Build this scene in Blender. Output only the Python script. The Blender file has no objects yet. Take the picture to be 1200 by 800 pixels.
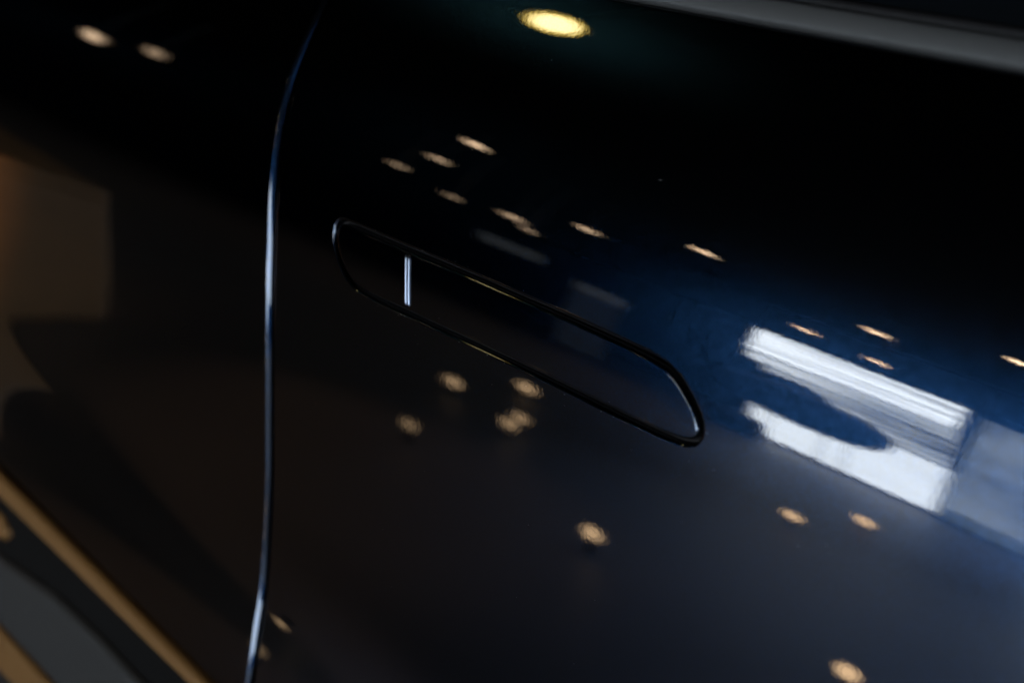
import bpy, math, random
import numpy as np
from mathutils import Vector, Matrix
from mathutils.geometry import delaunay_2d_cdt

random.seed(7)
R = math.radians
scene = bpy.context.scene
col = scene.collection

# ------------------------------------------------------------------ camera
cam_data = bpy.data.cameras.new("camera")
cam = bpy.data.objects.new("camera", cam_data)
col.objects.link(cam)
CAM_POS = Vector((0.44455, -0.39006, 1.11967))
CAM_FWD = Vector((-0.6820078, 0.60018352, -0.41790561))
cam.location = CAM_POS
cam.rotation_euler = CAM_FWD.to_track_quat('-Z', 'Y').to_euler()
cam_data.sensor_width = 36.0
cam_data.lens = 45.0
cam_data.clip_start = 0.01
cam_data.clip_end = 100.0
cam_data.dof.use_dof = True
cam_data.dof.focus_distance = 0.655
cam_data.dof.aperture_fstop = 4.3
cam_data.dof.aperture_blades = 0
scene.camera = cam

# ------------------------------------------------------------------ world, exposure
world = bpy.data.worlds.new("World")
scene.world = world
world.use_nodes = True
bg = world.node_tree.nodes["Background"]
bg.inputs[0].default_value = (0.35, 0.45, 0.7, 1)
bg.inputs[1].default_value = 0.002
vs = scene.view_settings
vs.view_transform = 'Standard'
vs.look = 'None'
vs.exposure = 0.0
vs.gamma = 1.0
vs.use_curve_mapping = False
scene.cycles.use_denoising = True
scene.cycles.sample_clamp_indirect = 20.0
scene.cycles.max_bounces = 6


# added unseen spots brightening floor, counter and sill (aimed away from the paint)
def spot(name, loc, target, power, angle, blend, color, radius=0.03):
    d = bpy.data.lights.new(name, 'SPOT')
    d.energy = power
    d.spot_size = R(angle)
    d.spot_blend = blend
    d.color = color
    d.shadow_soft_size = radius
    o = bpy.data.objects.new(name, d)
    col.objects.link(o)
    o.location = loc
    o.rotation_euler = (Vector(target) - Vector(loc)).to_track_quat('-Z', 'Y').to_euler()
    return o


WARM = (1.0, 0.72, 0.45)
spot("floor_pool_fill", (-2.0, -2.2, 3.1), (-1.65, -1.35, 0), 170, 31, 0.9, (1.0, 0.66, 0.42))
spot("floor_blue_fill", (-0.4, -3.6, 3.1), (-0.4, -2.9, 0), 2400, 64, 1.0, (0.28, 0.50, 1.0))  # added cool spot tinting the floor reflection in the lower door
spot("counter_fill", (-1.3, -1.3, 3.1), (-2.7, -0.50, 0.30), 680, 13, 1.0, (1.0, 0.64, 0.32))
spot("sill_fill", (-1.3, -1.5, 3.1), (-0.5, -0.25, 0.48), 10, 14, 0.6, (1.0, 0.78, 0.52))


# ------------------------------------------------------------------ materials
def new_mat(name):
    m = bpy.data.materials.new(name)
    m.use_nodes = True
    nt = m.node_tree
    b = nt.nodes["Principled BSDF"]
    return m, nt, b


def node(nt, kind, **kw):
    n = nt.nodes.new(kind)
    for k, v in kw.items():
        n.inputs[k.replace('_', ' ')].default_value = v
    return n


def simple(name, color, rough=0.5, metal=0.0, noise=0.15, scale=60.0, bump=0.0, spec=0.5):
    m, nt, b = new_mat(name)
    tc = nt.nodes.new('ShaderNodeTexCoord')
    nz = node(nt, 'ShaderNodeTexNoise', Scale=scale, Detail=4.0, Roughness=0.6)
    nt.links.new(tc.outputs['Object'], nz.inputs['Vector'])
    mx = nt.nodes.new('ShaderNodeMix')
    mx.data_type = 'RGBA'
    mx.inputs[6].default_value = (*[c * (1 - noise) for c in color], 1)
    mx.inputs[7].default_value = (*[min(1, c * (1 + noise)) for c in color], 1)
    nt.links.new(nz.outputs['Fac'], mx.inputs[0])
    nt.links.new(mx.outputs[2], b.inputs['Base Color'])
    b.inputs['Roughness'].default_value = rough
    b.inputs['Metallic'].default_value = metal
    b.inputs['Specular IOR Level'].default_value = spec
    if bump:
        bp = node(nt, 'ShaderNodeBump', Strength=bump, Distance=0.001)
        nt.links.new(nz.outputs['Fac'], bp.inputs['Height'])
        nt.links.new(bp.outputs[0], b.inputs['Normal'])
    return m


def paint(name):
    """deep blue metallic lacquer: flake layer under a glossy coat with orange peel"""
    m, nt, b = new_mat(name)
    nt.nodes.remove(b)
    L = nt.links.new
    tc = nt.nodes.new('ShaderNodeTexCoord')
    # metallic flakes: each cell its own tone and a slight tilt
    vor = node(nt, 'ShaderNodeTexVoronoi', Scale=1600.0)
    L(tc.outputs['Object'], vor.inputs['Vector'])
    sep = nt.nodes.new('ShaderNodeSeparateColor')
    L(vor.outputs['Color'], sep.inputs[0])
    rmp = nt.nodes.new('ShaderNodeValToRGB')
    rmp.color_ramp.elements[0].position = 0.1
    rmp.color_ramp.elements[0].color = FLAKE_LO
    rmp.color_ramp.elements[1].position = 0.95
    rmp.color_ramp.elements[1].color = FLAKE_HI
    L(sep.outputs[0], rmp.inputs[0])
    fb = node(nt, 'ShaderNodeBump', Strength=0.07, Distance=0.0004)
    L(sep.outputs[1], fb.inputs['Height'])
    base = nt.nodes.new('ShaderNodeBsdfAnisotropic')
    base.distribution = 'BECKMANN'
    base.inputs['Roughness'].default_value = FLAKE_ROUGH
    L(rmp.outputs[0], base.inputs['Color'])
    L(fb.outputs[0], base.inputs['Normal'])
    # clear coat with orange peel
    n1 = node(nt, 'ShaderNodeTexNoise', Scale=430.0, Detail=2.0, Roughness=0.55)
    n2 = node(nt, 'ShaderNodeTexNoise', Scale=45.0, Detail=1.0)
    L(tc.outputs['Object'], n1.inputs['Vector'])
    L(tc.outputs['Object'], n2.inputs['Vector'])
    b1 = node(nt, 'ShaderNodeBump', Strength=1.0, Distance=PEEL1)
    b2 = node(nt, 'ShaderNodeBump', Strength=1.0, Distance=PEEL2)
    L(n1.outputs['Fac'], b1.inputs['Height'])
    L(n2.outputs['Fac'], b2.inputs['Height'])
    L(b2.outputs[0], b1.inputs['Normal'])
    coat = nt.nodes.new('ShaderNodeBsdfAnisotropic')
    coat.distribution = 'BECKMANN'
    coat.inputs['Color'].default_value = (1, 1, 1, 1)
    coat.inputs['Roughness'].default_value = 0.035
    L(b1.outputs[0], coat.inputs['Normal'])
    fr = node(nt, 'ShaderNodeFresnel', IOR=1.5)
    mix = nt.nodes.new('ShaderNodeMixShader')
    L(fr.outputs[0], mix.inputs[0])
    L(base.outputs[0], mix.inputs[1])
    L(coat.outputs[0], mix.inputs[2])
    L(mix.outputs[0], nt.nodes['Material Output'].inputs[0])
    return m


FLAKE_LO, FLAKE_HI, FLAKE_ROUGH = (0.0005, 0.0022, 0.0062, 1), (0.0032, 0.0118, 0.0325, 1), 0.24
PEEL1, PEEL2 = 0.7e-5, 2.2e-5
M_PAINT = paint("blue_metallic_paint")
M_BLACK = simple("black_rubber", (0.008, 0.007, 0.007), 0.6, spec=0.12)
M_CHROME = simple("bright_trim", (0.17, 0.19, 0.235), 0.28, 1.0, 0.05)
M_SATIN = simple("satin_grey_trim", (0.036, 0.034, 0.032), 0.65, 0.0, 0.06, 300, spec=0.4)
M_BRONZE = simple("bronze_trim", (0.105, 0.046, 0.009), 0.6, 0.0, 0.08, spec=0.25)
M_CLAD = simple("black_cladding", (0.0035, 0.0032, 0.003), 0.6, 0.0, 0.2, 400, spec=0.04)
M_STEP = simple("grey_satin_step", (0.0105, 0.0095, 0.0085), 0.6, 0.0, 0.08, 200, spec=0.3)
M_GLASS = simple("dark_window_glass", (0.002, 0.0025, 0.003), 0.03, 0.0, 0.1)
M_FLOOR = simple("showroom_floor", (0.10, 0.080, 0.067), 0.5, 0.0, 0.3, 1.2, spec=0.22)
M_CEIL = simple("dark_ceiling", (0.002, 0.002, 0.002), 0.9, 0.0, 0.1, spec=0.05)
M_WOOD = simple("warm_timber", (0.36, 0.18, 0.07), 0.5, 0.0, 0.25, 9)
M_HOUSING = simple("lamp_housing", (0.015, 0.015, 0.015), 0.6)
M_FRAME = simple("window_frame_metal", (0.05, 0.055, 0.06), 0.5)
M_BLOCKER = simple("blocker_dark", (0.02, 0.025, 0.04), 0.8)


_em = {}


def emitter(color, strength):
    key = (color, round(strength, 3))
    if key in _em:
        return _em[key]
    m, nt, b = new_mat("lamp_glow")
    nt.nodes.remove(b)
    e = nt.nodes.new('ShaderNodeEmission')
    e.inputs[0].default_value = (*color, 1)
    e.inputs[1].default_value = strength
    nt.links.new(e.outputs[0], nt.nodes['Material Output'].inputs[0])
    _em[key] = m
    return m


def daylight(name, color, strength, vary=0.5, sx=0.6, sz=7.0):
    """glazing with the hazy bright street behind it"""
    m, nt, b = new_mat(name)
    nt.nodes.remove(b)
    tc = nt.nodes.new('ShaderNodeTexCoord')
    mp = nt.nodes.new('ShaderNodeMapping')
    mp.inputs['Scale'].default_value = (sx, 1, sz)
    nz = node(nt, 'ShaderNodeTexNoise', Scale=1.0, Detail=4.0, Roughness=0.6)
    nt.links.new(tc.outputs['Object'], mp.inputs[0])
    nt.links.new(mp.outputs[0], nz.inputs['Vector'])
    rg = nt.nodes.new('ShaderNodeMapRange')
    rg.inputs[1].default_value = 0.35
    rg.inputs[2].default_value = 0.6
    rg.inputs[3].default_value = strength * (1 - vary)
    rg.inputs[4].default_value = strength
    nt.links.new(nz.outputs['Fac'], rg.inputs[0])
    e = nt.nodes.new('ShaderNodeEmission')
    e.inputs[0].default_value = (*color, 1)
    nt.links.new(rg.outputs[0], e.inputs[1])
    nt.links.new(e.outputs[0], nt.nodes['Material Output'].inputs[0])
    return m


# ------------------------------------------------------------------ object helpers
def tag(o, label=None, cat=None, group=None, kind=None):
    if label: o['label'] = label
    if cat: o['category'] = cat
    if group: o['group'] = group
    if kind: o['kind'] = kind
    return o


def empty(name, loc=(0, 0, 0)):
    o = bpy.data.objects.new(name, None)
    o.empty_display_size = 0.1
    col.objects.link(o)
    o.location = loc
    return o


def mesh_obj(name, verts, faces, mat, parent=None, normals=None, smooth=True, at_origin=True):
    me = bpy.data.meshes.new(name)
    me.from_pydata([tuple(v) for v in verts], [], faces)
    me.update()
    if smooth:
        me.polygons.foreach_set('use_smooth', [True] * len(me.polygons))
    me.materials.append(mat)
    if normals is not None:
        me.normals_split_custom_set_from_vertices([tuple(n) for n in normals])
    o = bpy.data.objects.new(name, me)
    col.objects.link(o)
    if parent:
        o.parent = parent
        if not at_origin:
            o.matrix_parent_inverse = parent.matrix_world.inverted()
    return o


def box(name, lo, hi, mat, parent=None, bevel=0.0):
    x0, y0, z0 = lo
    x1, y1, z1 = hi
    v = [(x0, y0, z0), (x1, y0, z0), (x1, y1, z0), (x0, y1, z0), (x0, y0, z1), (x1, y0, z1), (x1, y1, z1), (x0, y1, z1)]
    f = [(0, 3, 2, 1), (4, 5, 6, 7), (0, 1, 5, 4), (1, 2, 6, 5), (2, 3, 7, 6), (3, 0, 4, 7)]
    o = mesh_obj(name, v, f, mat, parent, smooth=False)
    if bevel:
        bm = o.modifiers.new("bevel", 'BEVEL')
        bm.width = bevel
        bm.segments = 3
    return o


# ------------------------------------------------------------------ the body surface
# side section of the car: tilt angle of the skin along its arc length s (s = 0 at the handle)
KNOTS = [(-.7, 6), (-.42, 10), (-.34, 15), (-.275, 22.5), (-.215, 8), (-.1, 8), (-.03, 11), (.03, 16), (.1, 25), (.17, 36), (.25, 46), (.4, 50)]
CX = 0.03                                        # gentle bow along the length
PS = np.linspace(-.7, .4, 2201)
_ds = PS[1] - PS[0]
PA = np.radians(np.interp(PS, [k[0] for k in KNOTS], [k[1] for k in KNOTS]))
_n = int(.03 / _ds)
_ker = np.hanning(2 * _n + 1)
_ker /= _ker.sum()
PA = np.convolve(np.pad(PA, _n, mode='edge'), _ker, 'valid')
PZ = np.cumsum(np.cos(PA)) * _ds
PY = np.cumsum(np.sin(PA)) * _ds
_i0 = int(np.argmin(abs(PS)))
PZ = PZ - PZ[_i0] + .85
PY = PY - PY[_i0]


def S(x, s):
    return np.array([x, np.interp(s, PS, PY) + .5 * CX * x * x, np.interp(s, PS, PZ)])


def frame(x, s):
    a = np.interp(s, PS, PA)
    n = np.array([CX * x, -1.0, math.tan(a)])
    n /= np.linalg.norm(n)
    tx = np.array([1.0, CX * x, 0.0])
    tx /= np.linalg.norm(tx)
    ts = np.array([0.0, math.sin(a), math.cos(a)])
    return n, tx, ts


def smooth_loop(pts, step, closed=True):
    """Catmull-Rom resampling of a control polygon"""
    P = np.array(pts, float)
    n = len(P)
    out = []
    rng = range(n if closed else n - 1)
    for i in rng:
        if closed:
            p0, p1, p2, p3 = P[(i - 1) % n], P[i], P[(i + 1) % n], P[(i + 2) % n]
        else:
            p0, p1, p2, p3 = P[max(i - 1, 0)], P[i], P[i + 1], P[min(i + 2, n - 1)]
        m = max(2, int(np.linalg.norm(p2 - p1) / step))
        for k in range(m):
            t = k / m
            out.append(.5 * ((2 * p1) + (-p0 + p2) * t + (2 * p0 - 5 * p1 + 4 * p2 - p3) * t * t + (-p0 + 3 * p1 - 3 * p2 + p3) * t ** 3))
    if not closed:
        out.append(P[-1])
    return np.array(out)


def relax(loop, it=20, closed=True):
    L = loop.copy()
    for _ in range(it):
        if closed:
            L = .5 * L + .25 * (np.roll(L, 1, 0) + np.roll(L, -1, 0))
        else:
            L[1:-1] = .5 * L[1:-1] + .25 * (L[:-2] + L[2:])
    return L


def area2(L):
    x, y = L[:, 0], L[:, 1]
    return np.sum(x * np.roll(y, -1) - np.roll(x, -1) * y)


def ccw(L):
    return L if area2(L) > 0 else L[::-1].copy()


def loop_normals(L):
    """outward normals of a counter-clockwise loop"""
    e = np.roll(L, -1, 0) - L
    e /= np.maximum(np.linalg.norm(e, axis=1), 1e-12)[:, None]
    n = np.stack([e[:, 1], -e[:, 0]], 1)
    v = n + np.roll(n, 1, 0)
    v /= np.maximum(np.linalg.norm(v, axis=1), 1e-9)[:, None]
    return v


def offset(L, d):
    L = ccw(L)
    return L + loop_normals(L) * d


def panel(name, outer, holes, mat, parent, lip=0.0012, hole_lip=None, depth=0.010, grid=0.008, lift=0.0, lip_steps=7, refine=None):
    """sheet-metal skin piece: outer loop and holes are given in (x, s); edges roll inwards with radius lip"""
    hole_lip = lip if hole_lip is None else hole_lip
    loops = [(offset(outer, -lip), 1, lip)] + [(offset(h_, hole_lip), -1, hole_lip) for h_ in holes]
    pts, cons = [], []
    for L, sg, r in loops:
        b0 = len(pts)
        n = len(L)
        pts += [tuple(p) for p in L]
        cons += [(b0 + i, b0 + (i + 1) % n) for i in range(n)]
    nb = len(pts)
    O = loops[0][0]
    x0, s0 = O.min(0)
    x1, s1 = O.max(0)

    def inside(L, p):
        x, y = L[:, 0], L[:, 1]
        x2, y2 = np.roll(x, -1), np.roll(y, -1)
        c = (y > p[1]) != (y2 > p[1])
        with np.errstate(divide='ignore', invalid='ignore'):
            xi = x + (p[1] - y) * (x2 - x) / (y2 - y)
        return (np.count_nonzero(c & (p[0] < xi)) % 2) == 1

    B = np.array(pts)
    for gx in np.arange(x0 + grid / 2, x1, grid * 1.6):
        for gs in np.arange(s0 + grid / 2, s1, grid):
            p = (gx, gs)
            if np.min((B[:, 0] - gx) ** 2 + (B[:, 1] - gs) ** 2) < (grid * .35) ** 2:
                continue
            if not inside(O, p):
                continue
            if any(inside(L, p) for L, _, _ in loops[1:]):
                continue
            pts.append(p)
    v2, _, f2, _, _, _ = delaunay_2d_cdt([Vector(p) for p in pts], cons, [], 0, 1e-7)
    faces = []
    V = np.array([tuple(v) for v in v2])
    for f in f2:
        c = V[list(f)].mean(0)
        if inside(O, c) and not any(inside(L, c) for L, _, _ in loops[1:]):
            a = area2(V[list(f)])
            faces.append(tuple(f) if a > 0 else tuple(reversed(f)))
    verts, norms = [], []
    for p in V:
        n, tx, ts = frame(*p)
        verts.append(S(*p) + n * lift)
        norms.append(n)
    for L, sg, r in loops:
        N2 = loop_normals(L) * sg
        m = len(L)
        # map loop vertices onto cdt output (same positions)
        idx = [int(np.argmin((V[:, 0] - p[0]) ** 2 + (V[:, 1] - p[1]) ** 2)) for p in L]
        prev = idx
        rings = [(r * math.sin(t), r * (1 - math.cos(t)), t) for t in [math.pi / 2 * k / lip_steps for k in range(1, lip_steps + 1)]]
        rings.append((r, depth, math.pi / 2))
        for off, dep, th in rings:
            cur = []
            for p, q in zip(L, N2):
                n, tx, ts = frame(*p)
                T = tx * q[0] + ts * q[1]
                cur.append(len(verts))
                verts.append(S(*p) + n * (lift - dep) + T * off)
                norms.append(n * math.cos(th) + T * math.sin(th))
            for i in range(m):
                j = (i + 1) % m
                if sg > 0:
                    faces.append((prev[j], prev[i], cur[i], cur[j]))
                else:
                    faces.append((prev[i], prev[j], cur[j], cur[i]))
            prev = cur
    return mesh_obj(name, verts, faces, mat, parent, norms)


def sweep(name, section, xs_, s_ref, mat, parent, smooth=True):
    """extrude a closed cross-section [(along s, outwards)] along the car"""
    verts, faces = [], []
    m = len(section)
    for x in xs_:
        n, tx, ts = frame(x, s_ref)
        o = S(x, s_ref)
        for a, b in section:
            verts.append(o + ts * a + n * b)
    for k in range(len(xs_) - 1):
        for i in range(m):
            j = (i + 1) % m
            faces.append((k * m + i, (k + 1) * m + i, (k + 1) * m + j, k * m + j))
    faces.append(tuple(range(m)))
    faces.append(tuple(reversed(range((len(xs_) - 1) * m, len(xs_) * m))))
    o = mesh_obj(name, verts, faces, mat, parent, smooth=smooth)
    return o


# ------------------------------------------------------------------ setting
def slab(name, lo, hi, mat):
    return tag(box(name, lo, hi, mat), kind='structure')


slab('floor', (-16, -14, -0.1), (8, 4, 0), M_FLOOR)
slab('ceiling', (-16, -14, 3.2), (8, 4, 3.3), M_CEIL)

# ------------------------------------------------------------------ the car
car = empty('car', (0, 0, 0))
tag(car, 'glossy dark blue metallic car seen close at its door with flush handle', 'car')

HANDLE = [(-0.1566, 0.0203), (-0.1225, 0.0211), (-0.092, 0.0214), (-0.0459, 0.022), (-0.0049, 0.022), (0.0327, 0.0221), (0.0675, 0.0217),
          (0.0825, 0.0212), (0.0938, 0.0205), (0.1026, 0.0191), (0.109, 0.0164), (0.1153, 0.0122), (0.1211, 0.0075), (0.1254, 0.0031),
          (0.1281, -0.0012), (0.1277, -0.0053), (0.1256, -0.0082), (0.1215, -0.0098), (0.1151, -0.0107), (0.1065, -0.0112),
          (0.0864, -0.0116), (0.0656, -0.0115), (0.0359, -0.0114), (0.0042, -0.0116), (-0.0296, -0.0121), (-0.066, -0.0128),
          (-0.0996, -0.0134), (-0.1236, -0.0135), (-0.1358, -0.0125), (-0.1446, -0.0085), (-0.1523, -0.0024), (-0.1575, 0.004),
          (-0.1606, 0.0109), (-0.1602, 0.0165)]
HL = relax(ccw(smooth_loop(HANDLE, 0.0013)), 12)
SEAM = [(-0.236, 0.20), (-0.232, 0.165), (-0.2325, 0.139), (-0.2360, 0.1115), (-0.2385, 0.0844), (-0.2378, 0.0607), (-0.2350, 0.0363), (-0.2296, 0.001), (-0.2249, -0.0313),
        (-0.2209, -0.0666), (-0.2171, -0.1041), (-0.2135, -0.1493), (-0.2118, -0.1731), (-0.2112, -0.2274), (-0.2068, -0.2675), (-0.2000, -0.3127), (-0.1980, -0.36)]
SM = relax(smooth_loop(SEAM, 0.002, False), 30, False)      # outer edge of the fender lip, top to bottom


def cut(seam, lo, hi):
    return np.array([p for p in seam if lo < p[1] < hi])


S_TOP, S_BOT = 0.1762, -0.3415
GAP = 0.0055
FL = 0.0050
mid = cut(SM, S_BOT + .001, S_TOP - .001)


def straight(a, b, step):
    n = max(2, int(math.hypot(b[0] - a[0], b[1] - a[1]) / step))
    return [(a[0] + (b[0] - a[0]) * k / n, a[1] + (b[1] - a[1]) * k / n) for k in range(1, n)]


# door: right of the seam
dl = mid + np.array([GAP, 0])
tl, bl = (dl[0][0], S_TOP), (dl[-1][0], S_BOT)
XR, XL = 0.62, -1.35
door_loop = [tl] + [tuple(p) for p in dl] + [bl] + straight(bl, (XR, S_BOT), .008) + [(XR, S_BOT)] + straight((XR, S_BOT), (XR, S_TOP), .008) + [(XR, S_TOP)] + straight((XR, S_TOP), tl, .008)
door = panel('door', np.array(door_loop), [offset(HL, 0.0010)], M_PAINT, car, lip=0.0016, hole_lip=0.0016, depth=.012, grid=.009)
tag(door, 'door skin right of the shut line holding the flush handle')
# fender: left of the seam
tl, bl = (mid[0][0], S_TOP), (mid[-1][0], S_BOT)
fen = [tl] + straight(tl, (XL, S_TOP), .01) + [(XL, S_TOP)] + straight((XL, S_TOP), (XL, S_BOT), .01) + [(XL, S_BOT)] + straight((XL, S_BOT), bl, .01) + [bl] + [tuple(p) for p in mid[::-1]]
fender = panel('fender', np.array(fen), [], M_PAINT, car, lip=FL, depth=.014, grid=.012, lip_steps=10)
tag(fender, 'body panel left of the curved door shut line')

# black sheet added behind all the gaps to block light
back = [(XL, S_BOT - .26), (XR, S_BOT - .26), (XR, S_TOP), (XL, S_TOP)]
bl_ = []
for i in range(4):
    bl_ += [back[i]] + straight(back[i], back[(i + 1) % 4], .02)
panel('gap_blackout', np.array(bl_), [], M_BLACK, car, lip=.001, depth=.004, grid=.03, lift=-.013)

# handle
handle = panel('door_handle', offset(HL, -0.0012), [], M_PAINT, car, lip=0.0017, depth=.009, grid=.006, lift=0.0)
tag(handle, 'flush rounded handle blade in the door')
# gasket inside the gap, a little below the skin
g_out, g_in = offset(HL, 0.0009), offset(HL, -0.0011)
vs_, fs_, m = [], [], len(g_out)
for L, dep in ((g_out, .0060), (offset(HL, 0.0002), .0040), (g_in, .0062)):
    for p in L:
        n, tx, ts = frame(*p)
        vs_.append(S(*p) - n * dep)
for k in range(2):
    for i in range(m):
        j = (i + 1) % m
        fs_.append((k * m + i, k * m + j, (k + 1) * m + j, (k + 1) * m + i))
mesh_obj('handle_gasket', vs_, fs_, M_BLACK, handle)


def rib(x_top, x_bot, s_top, s_bot, w, hgt):
    n_len, n_arc = 24, 10
    verts, faces = [], []
    for k in range(n_len + 1):
        t = k / n_len
        e = min(t, 1 - t) * (s_top - s_bot)
        sc = min(1.0, math.sqrt(max(0.0, 1 - (1 - min(1, e / (w * .5))) ** 2)) + .02)
        x = x_top + (x_bot - x_top) * t
        s = s_top + (s_bot - s_top) * t
        n, tx, ts = frame(x, s)
        for a in range(n_arc + 1):
            th = math.pi * a / n_arc
            verts.append(S(x, s) + tx * (math.cos(th) * w / 2 * sc) + n * (math.sin(th) * hgt * sc - .0002))
    for k in range(n_len):
        for a in range(n_arc):
            i = k * (n_arc + 1) + a
            faces.append((i, i + 1, i + n_arc + 2, i + n_arc + 1))
    return mesh_obj('divider_rib', verts, faces, M_CHROME, handle)


for dx in (-0.0013, 0.0014):
    rib(-0.0910 + dx, -0.0840 + dx, 0.0182, -0.0098, 0.0023, 0.0010)

# a few specks of dust, most of them caught along the handle gap
vs_, fs_ = [], []
def speck(x, s_, r):
    n, tx, ts = frame(x, s_)
    c = S(x, s_) + n * .00005
    b0 = len(vs_)
    k = 6
    ph = random.random() * 6
    for i in range(k):
        a = ph + 2 * math.pi * i / k
        q = r * random.uniform(.5, 1.2)
        vs_.append(c + tx * (q * math.cos(a)) + ts * (q * math.sin(a)))
    vs_.append(c + n * r * .6)
    for i in range(k):
        fs_.append((b0 + i, b0 + (i + 1) % k, b0 + k))
edge = offset(HL, .0030)
for i in range(26):
    p = edge[random.randrange(len(edge))]
    speck(p[0] + random.gauss(0, .0006), p[1] + random.gauss(0, .0006), random.uniform(.00010, .00028))
for i in range(60):
    speck(random.uniform(-.2, .25), random.uniform(-.2, .17) if i % 2 else random.uniform(-.03, .03), random.uniform(.00008, .0002))
tag(mesh_obj('dust', vs_, fs_, simple("dust", (0.35, 0.33, 0.30), 0.9), door), kind='stuff')

# belt moulding and side glass above the door
xr = list(np.linspace(XL, XR, 60))
sec = [(0.0, -.012), (0.0, -.0004), (.0004, .0004), (.0015, .0009), (.0050, .0013), (.0088, .0010), (.0108, .0002), (.0120, -.0025), (.0124, -.012)]
sweep('belt_moulding', sec[::-1], xr, 0.1785, M_SATIN, car)
sec = [(.0126, -.014), (.0128, -.0035), (.0150, -.0025), (.0175, -.0035), (.0180, -.014)]
sweep('window_seal', sec[::-1], xr, 0.1785, M_BLACK, car)
verts, faces = [], []
for x in xr:
    n, tx, ts = frame(x, .1785)
    o = S(x, .1785) + ts * .0165 - n * .006
    for k in range(9):
        q = k / 8
        verts.append(o + np.array([0, .16 * q + .03 * q * q, .30 * q - .01 * q * q]))
for k in range(len(xr) - 1):
    for i in range(8):
        faces.append((k * 9 + i, (k + 1) * 9 + i, (k + 1) * 9 + i + 1, k * 9 + i + 1))
mesh_obj('side_window', verts, faces, M_GLASS, car)


# sill pieces below the door
def band(name, pts, mat, lip, lift=0.0, grid=.012, depth=.008):
    L = []
    n = len(pts)
    for i in range(n):
        L += [pts[i]] + straight(pts[i], pts[(i + 1) % n], .01)
    return panel(name, ccw(np.array(L)), [], mat, car, lip=lip, lift=lift, grid=grid, depth=depth)


band('sill_trim', [(XL, -.3480), (-.643, -.3480), (-.524, -.3454), (-.42, -.3439), (-.25, -.3430), (XR, -.3428), (XR, -.3565), (-.28, -.3578), (-.416, -.3618), (-.519, -.3646), (-.638, -.3695), (XL, -.3950)], M_BRONZE, .006, .004)
band('sill_cladding', [(XL, -.4000), (-.638, -.3735), (-.519, -.3682), (-.416, -.3652), (-.28, -.3612), (XR, -.3598), (XR, -.5150), (XL, -.5150)], M_CLAD, .003, -.006)
band('side_step', [(-1.0, -.4900), (-.80, -.4600), (-.634, -.4306), (-.514, -.4067), (-.427, -.4005), (-.342, -.3988), (XR, -.3980), (XR, -.4920), (-.511, -.4945), (-.635, -.5050), (-.80, -.5200), (-1.0, -.5350)], M_STEP, .008, .002)
band('floor_glow_band', [(XL, -.5550), (-.80, -.5240), (-.635, -.5080), (-.511, -.4975), (XR, -.4950), (XR, -.5350), (-.511, -.5380), (-.638, -.5564), (-.80, -.5720), (XL, -.5900)], M_BRONZE, .005, .003)  # bronze band stands in for warm light reflected on the floor
band('bronze_wedge', [(-.76, -.4000), (-.643, -.3920), (-.618, -.4000), (-.632, -.4130), (-.65, -.4180), (-.76, -.4380)], M_BRONZE, .004, -.002)  # small bronze-coloured wedge below the sill trim

# ------------------------------------------------------------------ lamps of the showroom and added floor stand-ins, seen mirrored in the paint
PEACH = (1.0, 0.70, 0.44)
AMBER = (1.0, 0.66, 0.36)


def lamp(kind, pos, rad, asp, color, power, label, group, core=None):
    up_ = kind == 'ceiling'
    name = 'ceiling_spotlight' if up_ else 'floor_stand_in'
    root = empty(name, pos)
    tag(root, label, 'spotlight', group)
    to_car = (Vector((-0.05, -0.03, 0.87)) - Vector(pos)).normalized()
    tilt = math.acos(max(.05, min(1, asp)))
    side = to_car.cross(Vector((0, 0, 1))).normalized()
    f = Matrix.Rotation(-tilt if up_ else tilt, 3, side) @ to_car
    q = f.to_track_quat('Z', 'Y').to_matrix()
    # lens: shallow domed disc
    N = 32
    v, fc = [q @ Vector((0, 0, rad * .06))], []
    for ring, (rr, zz) in enumerate(((.5, .045), (1.0, 0.0))):
        for i in range(N):
            a = 2 * math.pi * i / N
            v.append(q @ Vector((rad * rr * math.cos(a), rad * rr * math.sin(a), rad * zz)))
    for i in range(N):
        j = (i + 1) % N
        fc.append((0, 1 + i, 1 + j))
        fc.append((1 + i, 1 + N + i, 1 + N + j, 1 + j))
    mesh_obj('lens', v, fc, emitter(color, power), root)
    if core:
        v2_ = [p * .80 + f * rad * .07 for p in v]
        mesh_obj('bulb_glare', v2_, fc, emitter(*core), root)
    v, fc = [], []
    prof = [(1.01, -.02), (1.01, .03), (1.03, .03), (1.03, -.35), (.5, -.6), (0.01, -.6)]
    for rr, zz in prof:
        for i in range(N):
            a = 2 * math.pi * i / N
            v.append(q @ Vector((rad * rr * math.cos(a), rad * rr * math.sin(a), rad * zz)))
    for k in range(len(prof) - 1):
        for i in range(N):
            j = (i + 1) % N
            fc.append((k * N + i, (k + 1) * N + i, (k + 1) * N + j, k * N + j))
    mesh_obj('housing', v, fc, M_HOUSING, root)
    # rod to the ceiling, or foot on the floor
    b = q @ Vector((0, 0, -rad * .55))
    if up_:
        box('rod', (b.x - .008, b.y - .008, b.z), (b.x + .008, b.y + .008, 3.2 - pos[2]), M_HOUSING, root)
    else:
        box('foot', (b.x - .006, b.y - .006, -pos[2]), (b.x + .006, b.y + .006, b.z), M_HOUSING, root)
    return root


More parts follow.
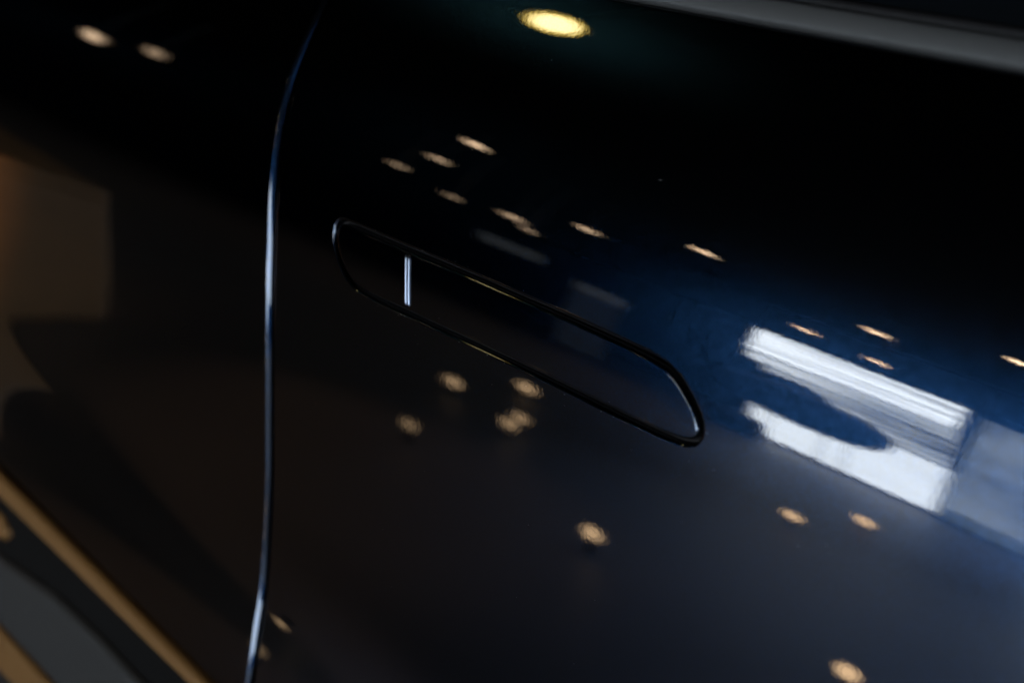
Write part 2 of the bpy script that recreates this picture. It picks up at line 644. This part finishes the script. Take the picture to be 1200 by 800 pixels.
CEILING = [
    ((-5.728, -4.706, 2.900), .144, .58, PEACH, 34, 'brightest spotlight of the three in a row mirrored above the handle'),
    ((-6.657, -5.367, 2.600), .138, .63, PEACH, 16, 'middle spotlight of the three in a row mirrored above the handle'),
    ((-6.794, -5.240, 2.150), .104, .93, PEACH, 8, 'leftmost spotlight of the three in a row mirrored above the handle'),
    ((-6.451, -5.594, 1.999), .100, .93, PEACH, 7, 'dim spotlight mirrored just under the row of three above the handle'),
    ((-6.106, -5.914, 2.112), .158, .63, PEACH, 16, 'larger of two overlapping spotlights mirrored above the handle middle'),
    ((-5.988, -6.021, 1.993), .104, .68, PEACH, 12, 'smaller of two overlapping spotlights mirrored above the handle middle'),
    ((-5.721, -6.237, 2.499), .132, .54, PEACH, 32, 'thin spotlight mirrored above the faint grey column right of handle middle'),
    ((-4.791, -6.343, 2.900), .151, .43, PEACH, 60, 'thin bright spotlight mirrored above the right end of the handle'),
    ((-4.246, -7.250, 2.326), .132, .34, PEACH, 75, 'hairline spotlight mirrored just above the left end of the bright window'),
    ((-3.882, -7.439, 2.849), .158, .40, PEACH, 75, 'upper thin spotlight mirrored above the middle of the bright window'),
    ((-3.760, -7.506, 2.285), .126, .40, PEACH, 70, 'lower hairline spotlight mirrored touching the top of the bright window'),
    ((-2.431, -6.367, 2.900), .100, .86, PEACH, 60, 'spotlight mirrored at the right edge of the picture'),
    ((-2.113, -1.168, 2.600), .142, 1.25, (1.0, 0.68, 0.12), 18, 'big bright yellow spotlight mirrored at the top of the door'),
    ((-8.341, -3.296, 1.958), .132, 1.0, PEACH, 6.5, 'left one of two spotlights mirrored in the left body panel'),
    ((-8.084, -3.640, 2.181), .120, 1.0, PEACH, 3.2, 'right one of two spotlights mirrored in the left body panel'),
]
for pos, rad, asp, c, e, lab in CEILING:
    lamp('ceiling', pos, rad * .58, asp * .32 if asp < .98 else asp, c, e * (1.0 if 'yellow' in lab or 'left body' in lab else 1.45), lab, 'hanging spotlights of the showroom', ((1.0, 0.84, 0.42), 26) if 'yellow' in lab else None)
FLOOR_STAND_INS = [  # added lamps standing in for ceiling lamps mirrored in the shiny floor
    ((-2.511, -2.398, 0.070), .046, 1.0, AMBER, 5.2, 'added stand-in lamp mirrored alone just below the handle, left of the overlapping pair'),
    ((-2.892, -3.210, 0.070), .063, 1.0, AMBER, 7.0, 'added stand-in lamp mirrored closest under the lower edge of the handle'),
    ((-1.813, -1.575, 0.070), .032, 1.0, AMBER, 2.5, 'dimmest leftmost added stand-in lamp mirrored below the handle'),
    ((-2.047, -2.221, 0.070), .042, 1.0, AMBER, 5.0, 'left one of the overlapping pair of added stand-in lamps mirrored below the handle'),
    ((-2.180, -2.419, 0.070), .042, 1.0, AMBER, 5.5, 'right one of the overlapping pair of added stand-in lamps mirrored below the handle'),
    ((-1.156, -1.581, 0.070), .038, 1.0, AMBER, 9.0, 'round added stand-in lamp mirrored alone well below the right end of the handle'),
    ((-1.686, -3.426, 0.070), .060, .86, AMBER, 14.0, 'left one of two added stand-in lamps mirrored under the bright window'),
    ((-2.003, -4.656, 0.070), .072, .93, AMBER, 15.0, 'right one of two added stand-in lamps mirrored under the bright window'),
    ((-0.543, -1.665, 0.070), .038, 1.0, AMBER, 16.0, 'large added stand-in lamp mirrored at the bottom right edge of the picture'),
]
for pos, rad, asp, c, e, lab in FLOOR_STAND_INS:
    lamp('floor', pos, rad * .62, asp, c, e, lab, 'added stand-ins for ceiling lamps mirrored in the floor')

# ------------------------------------------------------------------ glazed shopfront, mirrored right of the handle
YW = -9.0
win = empty('shop_window', (-4.6, YW, 0))
tag(win, 'bright daylit shop window mirrored in the door right of the handle', 'window')


def pane(x0, x1, z0, z1, mat, name='pane'):
    return box(name, (x0 + 4.6, -.02, z0), (x1 + 4.6, 0, z1), mat, win)


DAY = (0.86, 0.94, 1.0)
M_SIDE2 = daylight("daylight_near_side", (0.70, 0.85, 1.0), 24, .2)
M_SIDE = daylight("daylight_side", (0.70, 0.85, 1.0), 14, .3)
pane(-5.72, -3.66, 1.74, 2.28, daylight("daylight_high", DAY, 27, .72, .45, 13.0))
pane(-5.68, -3.62, 1.50, 1.71, daylight("daylight_rail", DAY, 15, .95, .5, 14.0))
pane(-5.45, -3.57, 0.95, 1.48, daylight("daylight_middle", DAY, 10, .96, .6, 11.0))
pane(-5.40, -3.50, 0.06, 0.92, daylight("daylight_low", DAY, 20, .12))
pane(-3.48, -2.72, 0.22, 2.20, daylight("daylight_dim", (0.75, 0.88, 1.0), 4.4, .5, 1.5, 1.5))
pane(-3.46, -2.60, 0.01, 0.21, daylight("dim_edge_glow", (0.62, 0.80, 1.0), 2.0, .5, 2.0, 3.0))  # added weak glowing strip, softens the dim pane's lower border
for x0 in (-2.5, -0.9, 0.7, 2.3, 3.9, 5.5, 7.1):
    pane(x0, x0 + 1.5, 0.75 if x0 > 0 else 0.1, 2.8, M_SIDE if x0 > -2 else M_SIDE2)

for mx in (-5.79, -3.525, -2.585, -0.95, 0.65, 2.25, 3.85, 5.45, 7.05, 8.65):
    pane(mx - .035, mx + .035, 0.0, 2.9, M_FRAME, 'mullion')
pane(-5.83, 8.69, 2.91, 3.0, M_FRAME, 'header')

# dark armchair shape added in front of the window to cut its dark oval
blocker_root = empty('blocker', (-4.62, -8.4, 0))
tag(blocker_root, 'added dark rounded armchair on thin legs standing before the bright shop window', 'blocker')


def blob(name, c, r, e=2.6):
    v, f, nu, nv = [], [], 28, 14
    sp = lambda t: math.copysign(abs(t) ** (2 / e), t)
    for i in range(nv + 1):
        ph = -math.pi / 2 + math.pi * i / nv
        for j in range(nu):
            th = 2 * math.pi * j / nu
            v.append((c[0] + r[0] * sp(math.cos(ph)) * sp(math.cos(th)), c[1] + r[1] * sp(math.cos(ph)) * sp(math.sin(th)), c[2] + r[2] * sp(math.sin(ph))))
    for i in range(nv):
        for j in range(nu):
            k = (j + 1) % nu
            f.append((i * nu + j, i * nu + k, (i + 1) * nu + k, (i + 1) * nu + j))
    return mesh_obj(name, v, f, M_BLOCKER, blocker_root)


blob('lower_blob', (-.02, 0, .88), (.86, .36, .33), 2.2)
blob('upper_blob', (-.34, -.25, 1.12), (.46, .14, .24), 2.2)
for lx in (-.35, .40):
    for ly in (-.2, .2):
        box('leg', (lx - .006, ly - .006, 0), (lx + .006, ly + .006, .6), M_BLOCKER, blocker_root)

occluder_root = empty('occluder', (-5.02, -8.2, 0))  # added low dark form that tapers the lower pane's left end
tag(occluder_root, 'added dark round pouffe on the floor beside the armchair', 'occluder')
v, f, N = [], [], 28
for rr, zz in ((.20, 0), (.26, .04), (.28, .16), (.25, .29), (.16, .335), (.01, .34)):
    for i in range(N):
        a = 2 * math.pi * i / N
        v.append((rr * math.cos(a), rr * math.sin(a), zz))
for k in range(5):
    for i in range(N):
        j = (i + 1) % N
        f.append((k * N + i, k * N + j, (k + 1) * N + j, (k + 1) * N + i))
mesh_obj('blob', v, f, M_BLOCKER, occluder_root)

# timber counter, mirrored far left
ctr = empty('timber_counter', (-3.2, -.55, 0))
tag(ctr, 'low warm timber counter mirrored at the left edge of the body panel', 'counter')
box('body', (-.5, -.55, 0), (.5, .75, .42), M_WOOD, ctr, .01)
box('top', (-.5, -.55, .423), (.5, .75, .46), M_WOOD, ctr, .008)

# added glowing boxes for the faint grey smears mirrored above the handle
box_ = empty('added_glow_panel', (-9.1, -9.1, 0))
tag(box_, 'added dim grey glow panel mirrored as a faint streak above the handle', 'glow panel')
box('panel', (-.5, 0, 1.72), (.5, .04, 2.0), emitter((0.8, 0.9, 1.0), 0.28), box_)
box('post', (-.04, -.05, 0), (.04, -.01, 1.715), M_HOUSING, box_)
glow_root = empty('added_glow_column', (-7.5, -9.1, 0))
tag(glow_root, 'added narrow dim glow box mirrored as a faint column above the handle', 'glow box')
box('column', (-.22, 0, .05), (.22, .3, 1.42), emitter((0.6, 0.75, 1.0), 0.14), glow_root)
box('lit_top', (-.22, 0, 1.425), (.22, .3, 1.65), emitter((0.8, 0.9, 1.0), 0.38), glow_root)
